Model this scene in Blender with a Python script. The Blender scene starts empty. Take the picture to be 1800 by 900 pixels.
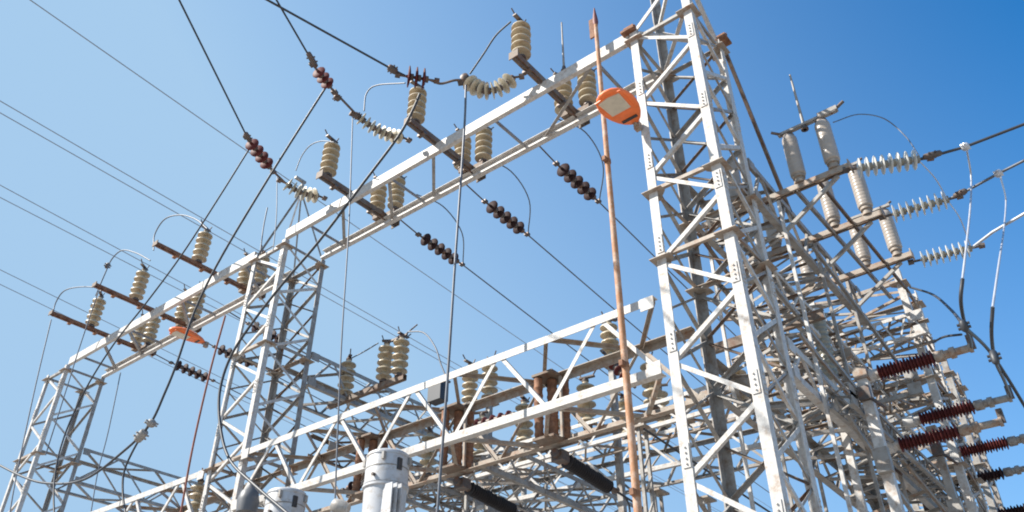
import bpy, math, random
import numpy as np
from mathutils import Vector, Matrix
random.seed(7)
V = lambda *a: np.array(a, float)
S = bpy.context.scene
COL = S.collection

# ------------------------------------------------------------------ camera
FPX, PITCH, AZ = 1442.0, math.radians(34.5), math.radians(38.6)
EYE = V(0, 0, 1.6)
_h = V(math.cos(AZ), math.sin(AZ), 0)
RT = V(math.sin(AZ), -math.cos(AZ), 0)
FW = _h * math.cos(PITCH) + V(0, 0, math.sin(PITCH))
CU = -_h * math.sin(PITCH) + V(0, 0, math.cos(PITCH))
cam = bpy.data.cameras.new('camera')
cam.sensor_width = 36
cam.lens = FPX / 1800 * 36
cam.clip_end = 6000
co = bpy.data.objects.new('camera', cam)
COL.objects.link(co)
co.matrix_world = Matrix((( RT[0], CU[0], -FW[0], EYE[0]), (RT[1], CU[1], -FW[1], EYE[1]),
                          (RT[2], CU[2], -FW[2], EYE[2]), (0, 0, 0, 1)))
S.camera = co


def at(px, py, ax, val):
    """point of the place seen at photo pixel (px,py) that lies in the plane ax = val (metres)"""
    d = RT * (px - 900) + CU * (450 - py) + FW * FPX
    i = 'xyz'.index(ax)
    return EYE + d * ((val - EYE[i]) / d[i])


# ------------------------------------------------------------------ world and sun
SUN_EL, SUN_AZ = math.radians(42), math.radians(135)      # azimuth counter-clockwise from +X
w = bpy.data.worlds.new('World')
S.world = w
w.use_nodes = True
nt = w.node_tree
sky = nt.nodes.new('ShaderNodeTexSky')
sky.sky_type = 'NISHITA'
sky.sun_disc = False
sky.sun_elevation = SUN_EL
sky.sun_rotation = math.pi / 2 - SUN_AZ
sky.air_density = 1.0
sky.dust_density = 0.5
sky.ozone_density = 3.0
bg = nt.nodes['Background']
# clear sky colour, deepened, with pale summer haze low down and towards the sun
hs = nt.nodes.new('ShaderNodeHueSaturation')
hs.inputs['Saturation'].default_value = 1.425
nt.links.new(sky.outputs[0], hs.inputs['Color'])
tc_ = nt.nodes.new('ShaderNodeTexCoord')
dt = nt.nodes.new('ShaderNodeVectorMath')
dt.operation = 'DOT_PRODUCT'
nt.links.new(tc_.outputs['Generated'], dt.inputs[0])
dt.inputs[1].default_value = (1.1 * math.cos(SUN_AZ), 1.1 * math.sin(SUN_AZ), -1.08)
ad = nt.nodes.new('ShaderNodeMath')
ad.use_clamp = True
nt.links.new(dt.outputs['Value'], ad.inputs[0])
ad.inputs[1].default_value = 1.43
mxs = nt.nodes.new('ShaderNodeMixRGB')
nt.links.new(ad.outputs[0], mxs.inputs['Fac'])
nt.links.new(hs.outputs[0], mxs.inputs['Color1'])
mxs.inputs['Color2'].default_value = (1.68, 2.62, 3.70, 1)
nt.links.new(mxs.outputs[0], bg.inputs[0])
bg.inputs[1].default_value = 0.1
sl = bpy.data.lights.new('sun', 'SUN')
sl.energy = 4.0
sl.angle = math.radians(0.5)
sl.color = (1, 0.95, 0.87)
so = bpy.data.objects.new('sun', sl)
COL.objects.link(so)
sd = Vector((math.cos(SUN_EL) * math.cos(SUN_AZ), math.cos(SUN_EL) * math.sin(SUN_AZ), math.sin(SUN_EL)))
so.rotation_euler = sd.to_track_quat('Z', 'Y').to_euler()
so.location = (-30, 10, 40)
S.view_settings.view_transform = 'Standard'
S.view_settings.look = 'None'
S.view_settings.exposure = 1.2


# ------------------------------------------------------------------ materials
def mat(name, col, rough=0.6, metal=0.0, var=0.25, scale=6.0, spots=None, spot_amt=0.35, spot_scale=3.0, bump=0.0, coat=0.0, spec=.5):
    m = bpy.data.materials.new(name)
    m.use_nodes = True
    n = m.node_tree
    b = n.nodes['Principled BSDF']
    b.inputs['Roughness'].default_value = rough
    b.inputs['Metallic'].default_value = metal
    b.inputs['Coat Weight'].default_value = coat
    b.inputs['Specular IOR Level'].default_value = spec
    tc = n.nodes.new('ShaderNodeTexCoord')
    nz = n.nodes.new('ShaderNodeTexNoise')
    nz.inputs['Scale'].default_value = scale
    nz.inputs['Detail'].default_value = 6
    nz.inputs['Roughness'].default_value = 0.65
    n.links.new(tc.outputs['Object'], nz.inputs['Vector'])
    cr = n.nodes.new('ShaderNodeValToRGB')
    cr.color_ramp.elements[0].position = 0.3
    cr.color_ramp.elements[1].position = 0.7
    cr.color_ramp.elements[0].color = tuple(max(0, c * (1 - var)) for c in col) + (1,)
    cr.color_ramp.elements[1].color = tuple(min(1, c * (1 + var * .6)) for c in col) + (1,)
    n.links.new(nz.outputs['Fac'], cr.inputs['Fac'])
    out = cr.outputs['Color']
    if spots:
        n2 = n.nodes.new('ShaderNodeTexNoise')
        n2.inputs['Scale'].default_value = spot_scale
        n2.inputs['Detail'].default_value = 8
        n2.inputs['Roughness'].default_value = 0.75
        n.links.new(tc.outputs['Object'], n2.inputs['Vector'])
        r2 = n.nodes.new('ShaderNodeValToRGB')
        r2.color_ramp.elements[0].position = 1 - spot_amt - .1
        r2.color_ramp.elements[1].position = 1 - spot_amt + .08
        n.links.new(n2.outputs['Fac'], r2.inputs['Fac'])
        mx = n.nodes.new('ShaderNodeMixRGB')
        mx.inputs['Color2'].default_value = tuple(spots) + (1,)
        n.links.new(r2.outputs['Color'], mx.inputs['Fac'])
        n.links.new(out, mx.inputs['Color1'])
        out = mx.outputs['Color']
    n.links.new(out, b.inputs['Base Color'])
    if bump:
        bp = n.nodes.new('ShaderNodeBump')
        bp.inputs['Strength'].default_value = bump
        bp.inputs['Distance'].default_value = 0.02
        n.links.new(nz.outputs['Fac'], bp.inputs['Height'])
        n.links.new(bp.outputs['Normal'], b.inputs['Normal'])
    return m


M = dict(
    white=mat('aged_white_steel', (.52, .50, .475), .6, 0, .24, 11, (.33, .235, .165), .385, 7, .35),
    steel=mat('galvanised_and_shaded_steel', (.315, .30, .28), .55, .05, .26, 6, (.19, .14, .105), .42, 5, .2),  # bare grey steel; also the painted shade tone of white towers' rear members
    brown=mat('rusty_and_shaded_brown_steel', (.19, .145, .11), .7, 0, .35, 7, (.14, .07, .04), .45, 5, .3),  # rust brown; its dark tone also paints shaded undersides and insides of arms
    tan=mat('tan_weathered_steel', (.33, .28, .23), .6, 0, .3, 6, (.25, .13, .07), .42, 5, .2),
    rust=mat('rust', (.27, .13, .07), .8, 0, .35, 9, (.13, .05, .025), .45, 6, .3),
    pole=mat('rusty_pole_paint', (.52, .385, .30), .7, 0, .22, 9, (.38, .185, .09), .53, 2.6, .3),
    cream=mat('cream_porcelain', (.50, .425, .30), .42, 0, .22, 5, (.27, .18, .105), .43, 5, 0, .05),
    pale=mat('pale_porcelain', (.50, .45, .34), .35, 0, .18, 4, (.30, .20, .11), .40, 5, 0, .1),
    maroon=mat('maroon_porcelain', (.11, .026, .024), .6, 0, .3, 5, spec=.15),
    dark=mat('dark_brown_porcelain', (.035, .018, .018), .65, 0, .3, 5, spec=.12),
    black=mat('black_rubber', (.025, .022, .025), .5, 0, .3, 5),
    tube=mat('grey_beige_porcelain', (.37, .32, .275), .35, 0, .12, 4, (.34, .28, .22), .36, 6),
    glass=mat('white_glazed_disc', (.60, .59, .55), .3, 0, .2, 6, (.36, .33, .27), .4, 8),
    green=mat('greenish_glazed_core', (.25, .235, .19), .3, 0, .3, 5),
    fit=mat('dark_cast_fitting', (.12, .10, .09), .55, .3, .4, 9, (.2, .09, .05), .4, 7),
    cable=mat('black_cable', (.035, .038, .045), .5, 0, .2, 2),
    wire=mat('weathered_conductor', (.13, .14, .16), .5, .3, .25, 2),
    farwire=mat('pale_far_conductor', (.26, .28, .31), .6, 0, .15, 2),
    bright=mat('bright_aluminium_conductor', (.48, .49, .52), .45, .3, .2, 3),
    redwire=mat('rusty_red_rod', (.26, .09, .06), .7, 0, .3, 3),
    orange=mat('orange_lamp_paint', (.88, .19, .045), .5, 0, .16, 5, (.5, .12, .05), .33, 6),
    lens=mat('frosted_lamp_glass', (.56, .50, .40), .25, 0, .15, 5, None, 0, 1, 0, .3),
    slot=mat('black_label_plate', (.03, .03, .035), .4),
    darkgrey=mat('dark_grey_enamel', (.12, .125, .135), .5, 0, .2, 5, (.16, .12, .09), .35, 5),
    can=mat('pale_grey_tank_paint', (.48, .485, .50), .45, .1, .14, 4, (.33, .28, .23), .4, 5),
    redcap=mat('dark_red_cap', (.17, .055, .05), .6, 0, .3, 6),
    gravel=mat('gravel', (.34, .31, .275), .9, 0, .3, 3, (.24, .21, .18), .45, 9, .4),
)


# ------------------------------------------------------------------ mesh helpers
class Geo:
    def __init__(s):
        s.v, s.f, s.sm = [], [], []

    def add(s, vs, fs, smooth=False):
        o = len(s.v)
        s.v += [tuple(p) for p in vs]
        s.f += [tuple(i + o for i in f) for f in fs]
        s.sm += [smooth] * len(fs)
        return s

    def prism(s, prof, p, q, u, v):
        """extrude the closed 2-D profile from p to q; u,v are its axes"""
        p, q = np.asarray(p, float), np.asarray(q, float)
        n = len(prof)
        vs = [p + u * a + v * b for a, b in prof] + [q + u * a + v * b for a, b in prof]
        fs = [(i, (i + 1) % n, n + (i + 1) % n, n + i) for i in range(n)]
        fs += [tuple(range(n - 1, -1, -1)), tuple(range(n, 2 * n))]
        return s.add(vs, fs)

    def box(s, c, hx, hy, hz, ax=None):
        X, Y, Z = ax if ax else (V(1, 0, 0), V(0, 1, 0), V(0, 0, 1))
        c = np.asarray(c, float)
        return s.prism([(-hx, -hy), (hx, -hy), (hx, hy), (-hx, hy)], c - Z * hz, c + Z * hz, X, Y)

    def lathe(s, prof, p, axis, n=16):
        """prof = list of (distance along the axis, radius)"""
        p = np.asarray(p, float)
        a = unit(axis)
        u, v = perp(a)
        vs, fs = [], []
        for t, r in prof:
            for k in range(n):
                g = 2 * math.pi * k / n
                vs.append(p + a * t + (u * math.cos(g) + v * math.sin(g)) * max(r, 1e-4))
        for i in range(len(prof) - 1):
            for k in range(n):
                fs.append((i * n + k, i * n + (k + 1) % n, (i + 1) * n + (k + 1) % n, (i + 1) * n + k))
        fs.append(tuple(range(n - 1, -1, -1)))
        m = (len(prof) - 1) * n
        fs.append(tuple(range(m, m + n)))
        return s.add(vs, fs, True)

    def rod(s, p, q, r, n=10, r2=None):
        p, q = np.asarray(p, float), np.asarray(q, float)
        return s.lathe([(0, r), (np.linalg.norm(q - p), r if r2 is None else r2)], p, q - p, n)

    def sweep(s, pts, r, n=8):
        pts = [np.asarray(p, float) for p in pts]
        vs, fs = [], []
        u = None
        for i, p in enumerate(pts):
            t = unit(pts[min(i + 1, len(pts) - 1)] - pts[max(i - 1, 0)])
            if u is None:
                u, _ = perp(t)
            u = unit(u - t * (u @ t))
            v = np.cross(t, u)
            for k in range(n):
                g = 2 * math.pi * k / n
                vs.append(p + (u * math.cos(g) + v * math.sin(g)) * r)
        for i in range(len(pts) - 1):
            for k in range(n):
                fs.append((i * n + k, i * n + (k + 1) % n, (i + 1) * n + (k + 1) % n, (i + 1) * n + k))
        fs.append(tuple(range(n - 1, -1, -1)))
        fs.append(tuple(range((len(pts) - 1) * n, len(pts) * n)))
        return s.add(vs, fs, True)


def unit(a):
    a = np.asarray(a, float)
    return a / (np.linalg.norm(a) or 1)


def perp(a):
    h = V(0, 0, 1) if abs(a[2]) < .9 else V(1, 0, 0)
    u = unit(np.cross(h, a))
    return u, np.cross(a, u)


def link(name, geo, material, parent=None, origin=(0, 0, 0)):
    me = bpy.data.meshes.new(name)
    o3 = np.asarray(origin, float)
    me.from_pydata([tuple(np.array(p) - o3) for p in geo.v], [], geo.f)
    me.polygons.foreach_set('use_smooth', geo.sm)
    me.materials.append(M[material])
    import bmesh
    bm = bmesh.new()
    bm.from_mesh(me)
    bmesh.ops.recalc_face_normals(bm, faces=bm.faces)
    bm.to_mesh(me)
    bm.free()
    if any(geo.sm):
        me.set_sharp_from_angle(angle=math.radians(52))
    o = bpy.data.objects.new(name, me)
    COL.objects.link(o)
    if parent is not None:
        o.parent = parent
    else:
        o.location = o3
    return o


class Thing:
    """an Empty at the base of a thing; parts are given in world metres"""
    def __init__(s, name, label, cat, base, group=None):
        s.o = bpy.data.objects.new(name, None)
        s.o.empty_display_size = .3
        COL.objects.link(s.o)
        s.base = np.asarray(base, float)
        s.o.location = s.base
        s.o['label'], s.o['category'], s.o['kind'] = label, cat, 'thing'
        if group:
            s.o['group'] = group

    def part(s, name, geo, material, parent=None, label=None):
        p = link(name, geo, material, parent or s.o, s.base)
        if label:
            p['label'] = label
        return p


def single(name, geo, material, label, cat, group=None, origin=None):
    o = link(name, geo, material, None, geo.v[0] if origin is None else origin)
    o['label'], o['category'], o['kind'] = label, cat, 'thing'
    if group:
        o['group'] = group
    return o


def clone(root, base, label, group=None, turn=0):
    """a copy of a thing with copies of its parts and their sub-parts"""
    r = root.copy()
    COL.objects.link(r)
    r.location = base
    r.rotation_euler = (0, 0, turn)
    r['label'] = label
    if group:
        r['group'] = group
    for ch in list(root.children):
        c = ch.copy()
        COL.objects.link(c)
        c.parent = r
        for g in list(ch.children):
            d = g.copy()
            COL.objects.link(d)
            d.parent = c
    return r


def Lprof(a, t):
    return [(0, 0), (a, 0), (a, t), (t, t), (t, a), (0, a)]


def angle_bar(p, q, n, a=.09, t=.012, flip=1):
    """an angle iron from p to q lying on a face with outward normal n"""
    p, q = np.asarray(p, float), np.asarray(q, float)
    ax = unit(q - p)
    n = unit(n - ax * (np.asarray(n) @ ax))
    s_ = np.cross(ax, n) * flip
    g = Geo()
    c = [(x - a / 2, y) for x, y in Lprof(a, t)]
    return g.prism(c, p, q, s_, -n)


# ------------------------------------------------------------------ ground
g = Geo()
g.add([(-1500, -1500, 0), (1500, -1500, 0), (1500, 1500, 0), (-1500, 1500, 0)], [(0, 1, 2, 3)])
o = link('ground', g, 'gravel')
o['kind'] = 'structure'


# ------------------------------------------------------------------ lattice towers
def tower(label, x0, y0, x1, y1, ztop, pitch=1.95, leg=.2, br=.085, rings=(), material='white', brmat=None,
          tops=(0, 0, 0, 0), ph=0, grey=(2,), cross=(), rw=.09, name='lattice_tower', zmin=0.0):
    T = Thing(name, label, 'tower', ((x0 + x1) / 2, (y0 + y1) / 2, 0))
    brmat = brmat or material
    cs = [(x0, y0, 1, 1), (x1, y0, -1, 1), (x1, y1, -1, -1), (x0, y1, 1, -1)]
    for i, (x, y, sx, sy) in enumerate(cs):
        G = Geo()
        u, v = V(sx, 0, 0), V(0, sy, 0)
        G.prism(Lprof(leg, .02), (x, y, 0.05), (x, y, ztop + tops[i]), u, v)
        G.box((x + sx * .1, y + sy * .1, .03), .25, .25, .03)
        # splice plates and bolts standing 4 mm proud of the flanges
        z = 1.1 + .37 * i
        while z < ztop + tops[i] - .4:
            for (dv, nn) in ((V(sx * leg * .55, 0, 0), V(0, -sy, 0)), (V(0, sy * leg * .55, 0), V(-sx, 0, 0))):
                c = V(x, y, z) + dv + nn * .008
                al = unit(dv)
                G.box(c, leg * .36, .19, .007, (al, V(0, 0, 1), nn))
                for bz in (-.13, -.045, .045, .13):
                    G.rod(c + V(0, 0, bz) + nn * .006, c + V(0, 0, bz) + nn * .03, .016, 6)
            z += 1.95
        T.part('leg', G, 'steel' if i in grey else material)  # grey legs: shade on the back corners put in as darker steel
    faces = [(0, 3, V(-1, 0, 0)), (0, 1, V(0, -1, 0)), (1, 2, V(1, 0, 0)), (3, 2, V(0, 1, 0))]
    ins = .022
    for fi, (a, b, n) in enumerate(faces):
        A, B = V(cs[a][0], cs[a][1], 0), V(cs[b][0], cs[b][1], 0)
        d = unit(B - A)
        A, B = A + d * .1 - n * ins, B - d * .1 - n * ins
        z, k = ztop - .12 - (ph if fi % 2 else 0), (1 if fi in (0, 2) else 0)
        while z > max(.6, zmin):
            z2 = z - pitch / 2
            P, Q = (B, A) if k else (A, B)
            T.part('diagonal_brace', angle_bar(P + V(0, 0, z - .05), Q + V(0, 0, z2 + .05), n, br, .01), brmat if fi in (0, 1) else 'steel')  # braces off the front faces get the darker steel as painted shade
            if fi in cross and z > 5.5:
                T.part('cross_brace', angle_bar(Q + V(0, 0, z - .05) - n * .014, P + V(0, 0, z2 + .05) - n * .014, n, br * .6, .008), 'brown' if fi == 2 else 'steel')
            z, k = z2, 1 - k
        for rz in rings:
            T.part('horizontal_brace', angle_bar(A - d * .08 - n * .02 + V(0, 0, rz), B + d * .08 - n * .02 + V(0, 0, rz), n, rw, .012), 'tan' if rz < 15 else 'steel')
    for rz in rings:
        for (x, y, sx, sy) in cs:
            T.part('gusset_plate', Geo().prism([(-.10, -.10), (.30, -.10), (.30, .08), (.08, .30), (-.10, .30)],
                                              (x, y, rz - .10), (x, y, rz - .085), V(sx, 0, 0), V(0, sy, 0)), 'tan')
    return T


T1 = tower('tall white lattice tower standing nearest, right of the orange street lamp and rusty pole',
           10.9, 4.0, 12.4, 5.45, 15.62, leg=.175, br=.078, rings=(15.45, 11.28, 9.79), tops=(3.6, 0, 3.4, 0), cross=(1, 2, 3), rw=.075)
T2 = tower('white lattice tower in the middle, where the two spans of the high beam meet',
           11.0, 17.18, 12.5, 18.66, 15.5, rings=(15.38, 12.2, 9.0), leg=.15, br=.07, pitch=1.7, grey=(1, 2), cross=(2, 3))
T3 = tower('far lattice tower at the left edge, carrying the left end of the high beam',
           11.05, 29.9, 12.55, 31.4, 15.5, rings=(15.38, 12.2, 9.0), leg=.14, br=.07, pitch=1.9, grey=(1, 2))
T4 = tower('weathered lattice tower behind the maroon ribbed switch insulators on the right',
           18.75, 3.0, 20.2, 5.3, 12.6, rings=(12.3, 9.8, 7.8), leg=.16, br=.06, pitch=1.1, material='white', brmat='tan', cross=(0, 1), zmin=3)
T5 = tower('small lattice tower farther back on the right, behind the weathered tower',
           23.4, 3.3, 24.8, 5.2, 12.2, rings=(11.8, 9.2, 7.2), leg=.15, br=.065, pitch=1.2, material='steel', brmat='tan', cross=(0, 1), zmin=3)


def lone(T, p, q, n, a=.09, name='peak_brace', m='white'):
    T.part(name, angle_bar(p, q, n, a, .012), m)


# peak frame of the near tower
for p, q, n in (((10.93, 5.4, 15.6), (10.93, 4.1, 16.75), V(-1, 0, 0)), ((12.37, 4.05, 15.6), (11.0, 4.03, 17.1), V(0, -1, 0)),
                ((12.37, 4.1, 15.6), (12.37, 5.3, 16.8), V(1, 0, 0)), ((10.97, 5.42, 15.6), (12.3, 5.42, 16.8), V(0, 1, 0)),
                ((10.93, 4.1, 17.3), (12.3, 5.35, 17.1), V(0, 0, 1)), ((10.97, 4.1, 15.62), (12.3, 5.35, 15.62), V(0, 0, -1)),
                ((10.97, 5.35, 15.58), (12.3, 4.1, 15.58), V(0, 0, -1))):
    lone(T1, p, q, n)
for x, y in ((10.95, 5.45), (12.4, 4.0)):
    T1.part('cap_fitting', Geo().box((x, y, 15.68), .16, .16, .03).box((x, y, 15.78), .07, .12, .08).rod((x, y - .14, 15.84), (x, y + .14, 15.84), .035), 'rust')
# pyramid peaks of the other two
for T, x0, y0 in ((T2, 11.0, 17.18), (T3, 11.05, 29.9)):
    if T is T3:
        continue
    ap = V(x0 + .72, y0 + .74, 18.1)
    for dx, dy in ((.05, .05), (1.45, .05), (1.45, 1.43), (.05, 1.43)):
        lone(T, V(x0 + dx, y0 + dy, 15.5), ap, V(dx - .7, dy - .7, .1), .05, 'peak_leg', 'steel')
    T.part('peak_mast', Geo().rod(ap - V(0, 0, .3), ap + V(0, 0, .35), .05).box(ap + V(-.12, 0, .36), .2, .05, .04), 'steel')


# ------------------------------------------------------------------ lattice beams
def chan(p, q, out, h=.3, b=.1, t=.014, up=V(0, 0, 1)):
    """a channel whose web faces out"""
    prof = [(0, -h / 2), (b, -h / 2), (b, -h / 2 + t), (t, -h / 2 + t), (t, h / 2 - t), (b, h / 2 - t), (b, h / 2), (0, h / 2)]
    return Geo().prism(prof, p, q, -unit(out), up)


def box_beam(label, p0, p1, side, width, depth, panels, chord=.16, br=.075, material='white', faces='fbtu', start=0, rear=None, web_rear=None, name='lattice_beam'):
    """box truss: p0,p1 = ends of the near bottom chord; side = horizontal direction to the far chords"""
    p0, p1, side = np.asarray(p0, float), np.asarray(p1, float), unit(side)
    T = Thing(name, label, 'beam', p0)
    W, D = side * width, V(0, 0, depth)
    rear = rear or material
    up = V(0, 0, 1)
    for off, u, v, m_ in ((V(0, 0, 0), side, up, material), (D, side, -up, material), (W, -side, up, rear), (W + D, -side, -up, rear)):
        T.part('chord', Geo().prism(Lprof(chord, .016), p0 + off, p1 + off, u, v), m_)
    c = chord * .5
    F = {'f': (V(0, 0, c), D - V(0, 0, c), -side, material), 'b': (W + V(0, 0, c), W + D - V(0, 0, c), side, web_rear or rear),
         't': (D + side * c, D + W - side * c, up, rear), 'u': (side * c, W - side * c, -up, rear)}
    ax = unit(p1 - p0)
    for f in faces:
        a, b, n, m_ = F[f]
        for i in range(panels * 2):
            s0, s1 = i / (panels * 2), (i + 1) / (panels * 2)
            q0, q1 = p0 + (p1 - p0) * s0 + ax * .05, p0 + (p1 - p0) * s1 - ax * .05
            odd = (i + start) % 2
            P, Q = (q0 + (b if odd else a), q1 + (a if odd else b))
            T.part('web_brace', angle_bar(P - n * .02, Q - n * .02, n, br, .01), m_)
    for s_ in (0, 1):
        q = p0 if s_ == 0 else p1
        for off in (V(0, 0, .0), D):
            sg = 1 if off[2] == 0 else -1
            G = Geo().box(q + off + ax * (.13 if s_ == 0 else -.13) + V(0, 0, sg * .12) - side * .012, .13, .12, .008, (ax, up, side))
            T.part('end_plate', G, material)
    return T


# high beam: two channels, laid flat, in two spans
def flat_beam(label, y0, y1, x0, x1, z, h, struts, diag, mat_='white'):
    T = Thing('channel_beam', label, 'beam', (x0, y0, z))
    T.part('chord', chan(V(x0, y0, z), V(x0, y1, z), V(-1, 0, 0), h, .12), mat_)
    T.part('chord', chan(V(x1, y0, z), V(x1, y1, z), V(1, 0, 0), h, .12), mat_)
    T.part('chord_lip', Geo().box((x1 - .135, (y0 + y1) / 2, z - h / 2 + .03), .008, abs(y1 - y0) / 2, .03), mat_)
    for y in struts:
        T.part('strut', angle_bar(V(x0 + .02, y, z - .05), V(x1 - .02, y, z - .05), V(0, -1, 0), .09, .012), 'steel')
    for ya, yb in diag:
        T.part('diagonal_brace', angle_bar(V(x0 + .03, ya, z - .09), V(x1 - .03, yb, z - .09), V(0, 0, -1), .08, .012), 'steel')
    return T


flat_beam('near span of the high white channel beam, between the near and the middle lattice tower', 5.5, 17.12, 10.94, 12.4, 15.6, .30,
          (6.4, 9.35, 12.9, 16.2), ((6.4, 8.9), (11.3, 12.6), (12.9, 14.2), (14.7, 16.2)))
flat_beam('far span of the high white channel beam, between the middle and the left lattice tower', 18.75, 29.8, 11.05, 12.5, 15.6, .30,
          (19.3, 22.6, 25.8, 29.0), ((19.3, 20.3), (22.6, 24.2), (25.8, 27.2), (27.4, 29)))

# lower box beam, two spans
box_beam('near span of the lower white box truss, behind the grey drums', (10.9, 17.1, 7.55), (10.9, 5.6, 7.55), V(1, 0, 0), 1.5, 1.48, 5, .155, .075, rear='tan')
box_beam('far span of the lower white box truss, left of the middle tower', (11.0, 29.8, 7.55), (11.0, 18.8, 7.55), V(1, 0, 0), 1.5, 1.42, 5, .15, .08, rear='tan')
# beams that run away from the row of towers
box_beam('upper lattice beam running from the near tower to the weathered tower, carrying pale arresters', (12.45, 4.0, 11.35), (18.7, 4.0, 11.35), V(0, 1, 0), 1.42, 1.0, 5, .13, .06, 'steel', rear='steel')
box_beam('lower lattice beam from the near tower towards the maroon switch insulators', (12.45, 4.0, 7.6), (23.3, 4.0, 7.2), V(0, 1, 0), 1.42, .75, 8, .14, .06, 'white', rear='steel')
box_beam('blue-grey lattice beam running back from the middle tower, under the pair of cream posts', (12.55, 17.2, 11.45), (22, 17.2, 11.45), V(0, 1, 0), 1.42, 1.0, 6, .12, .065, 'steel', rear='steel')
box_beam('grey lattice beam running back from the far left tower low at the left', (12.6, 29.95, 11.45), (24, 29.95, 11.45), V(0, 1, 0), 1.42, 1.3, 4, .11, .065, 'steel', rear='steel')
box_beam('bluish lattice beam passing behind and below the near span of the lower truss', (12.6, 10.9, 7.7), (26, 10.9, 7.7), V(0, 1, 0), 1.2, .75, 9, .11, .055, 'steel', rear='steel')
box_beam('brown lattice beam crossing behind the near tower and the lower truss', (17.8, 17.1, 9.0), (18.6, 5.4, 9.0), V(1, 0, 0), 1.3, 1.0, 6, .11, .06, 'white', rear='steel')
T6 = tower('grey lattice tower far behind the pair of cream posts', 22.1, 17.1, 23.5, 18.6, 12, rings=(11.8, 9.6), leg=.14, br=.07, pitch=1.5, material='steel')


# ------------------------------------------------------------------ insulators
def sheds(n, pitch, r, rc, z0=0.0):
    """profile of a stack of wide bell sheds"""
    pr = [(z0, rc)]
    for i in range(n):
        z = z0 + i * pitch
        pr += [(z + pitch * .22, rc), (z + pitch * .3, r * .5), (z + pitch * .16, r * .93), (z + pitch * .2, r), (z + pitch * .36, r * .98), (z + pitch * .58, r * .66),
               (z + pitch * .72, r * .45), (z + pitch * .78, rc), (z + pitch, rc)]
    return pr


def post(label, base, n=5, pitch=.22, r=.24, material='cream', name='post_insulator', group=None, horn=1):
    T = Thing(name, label, 'insulator', base, group)
    b = T.base
    T.part('base_fitting', Geo().lathe([(0, .12), (.05, .12), (.06, .075), (.1, .07)], b, (0, 0, 1), 14), 'fit')
    z = .1
    for i in range(n):
        rr = r * (.96 + .04 * (i % 2))
        T.part('shed', Geo().lathe(sheds(1, pitch, rr, .075, 0), b + V(0, 0, z + i * pitch), (0, 0, 1), 20), material)
    zt = z + n * pitch
    T.part('top_cap', Geo().lathe([(0, .085), (.05, .09), (.06, .06), (.1, .05)], b + V(0, 0, zt), (0, 0, 1), 12), 'fit')
    G = Geo()
    G.box(b + V(-.05, 0, zt + .11), .2, .05, .02)
    if horn:
        G.rod(b + V(-.2, 0, zt + .11), b + V(-.33, .02, zt + .27), .018, 6)
        G.rod(b + V(.1, 0, zt + .11), b + V(.17, -.02, zt + .3), .018, 6)
    T.part('terminal', G, 'fit')
    return T


ORD = ['first', 'second', 'third', 'fourth', 'fifth', 'sixth']
arms = [(7.89, 9.95, 12.75), (11.25, 9.98, 12.75), (14.55, 9.98, 12.8), (20.85, 9.0, 12.9), (24.45, 9.05, 12.9), (27.3, 9.05, 12.9)]
first_post = None
for i, (y, xa, xb) in enumerate(arms):
    A = Thing('crossbeam', f'brown steel cross-arm on the high beam, {ORD[i]} one leftwards from the near tower', 'cross-arm', (xa, y, 15.76), 'cross-arms on the high beam')
    hh, ww = (.16, .08) if i < 3 else (.11, .065)
    z = 15.77
    A.part('channel', chan(V(xa, y - ww, z + hh / 2), V(xb, y - ww, z + hh / 2), V(0, -1, 0), hh, ww * .75), 'brown' if i < 3 else 'rust')  # dark brown here carries the shade of the arm's underside in its colour
    A.part('channel', chan(V(xa, y + ww, z + hh / 2), V(xb, y + ww, z + hh / 2), V(0, 1, 0), hh, ww * .75), 'brown' if i < 3 else 'rust')
    A.part('end_plate', Geo().box((xa - .01, y, z + hh / 2), .012, .13, hh * .7), 'brown')
    A.part('end_plate', Geo().box((xb + .01, y, z + hh / 2), .012, .16, hh * .7), 'brown')
    A.part('side_bracket', Geo().box((12.28, y + .20, z + hh * .5), .1, .10, hh * .5 - .004), 'brown')
    A.part('side_bracket', Geo().box((12.42, y - .26, z + hh * .5), .1, .16, hh * .5 - .004), 'brown')
    # operating gear along the arm
    G = Geo()
    G.rod((xa, y - .02, z - .035), (xb, y - .02, z - .035), .025, 8)
    for q in (.18, .42, .66, .9):
        G.box((xa + (xb - xa) * q, y, z - .03), .05, .12, .035)
    A.part('operating_rod', G, 'rust' if i > 2 else 'fit')
    front = 10.22 if i < 3 else 10.45
    where = f'the {ORD[i]} brown cross-arm from the near tower'
    for k, (x, yy, txt) in enumerate(((front, y, 'cream post insulator on the outer end of '), (12.28, y + .27, 'left cream post of the inner pair on '),
                                      (12.42, y - .36, 'right cream post of the inner pair on '))):
        base = (x, yy, z + hh + .01)
        lab = txt + where
        if first_post is None:
            first_post = post(lab, base, group='cream posts on the high beam').o
        else:
            c = clone(first_post, base, lab, 'cream posts on the high beam', (0 if k != 2 else math.pi) + (i * .25 - .4))
        
    # switch blade on the pair
    B = Thing('disconnect_switch', f'dark switch blade joining the inner posts of {where}', 'switch', (12.35, y, z + hh + 1.2), 'switch blades on the high beam')
    zb = z + hh + 1.235
    B.part('blade', Geo().box((12.35, y - .04, zb + .03), .03, .45, .025), 'fit')
    B.part('arcing_horn', Geo().rod((12.35, y - .45, zb + .05), (12.5, y - .7, zb + .25), .018, 6), 'fit')


def catenary(p, q, sag, n=9):
    p, q = np.asarray(p, float), np.asarray(q, float)
    return [p + (q - p) * t - V(0, 0, 4 * sag * t * (1 - t)) for t in np.linspace(0, 1, n)]


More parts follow.
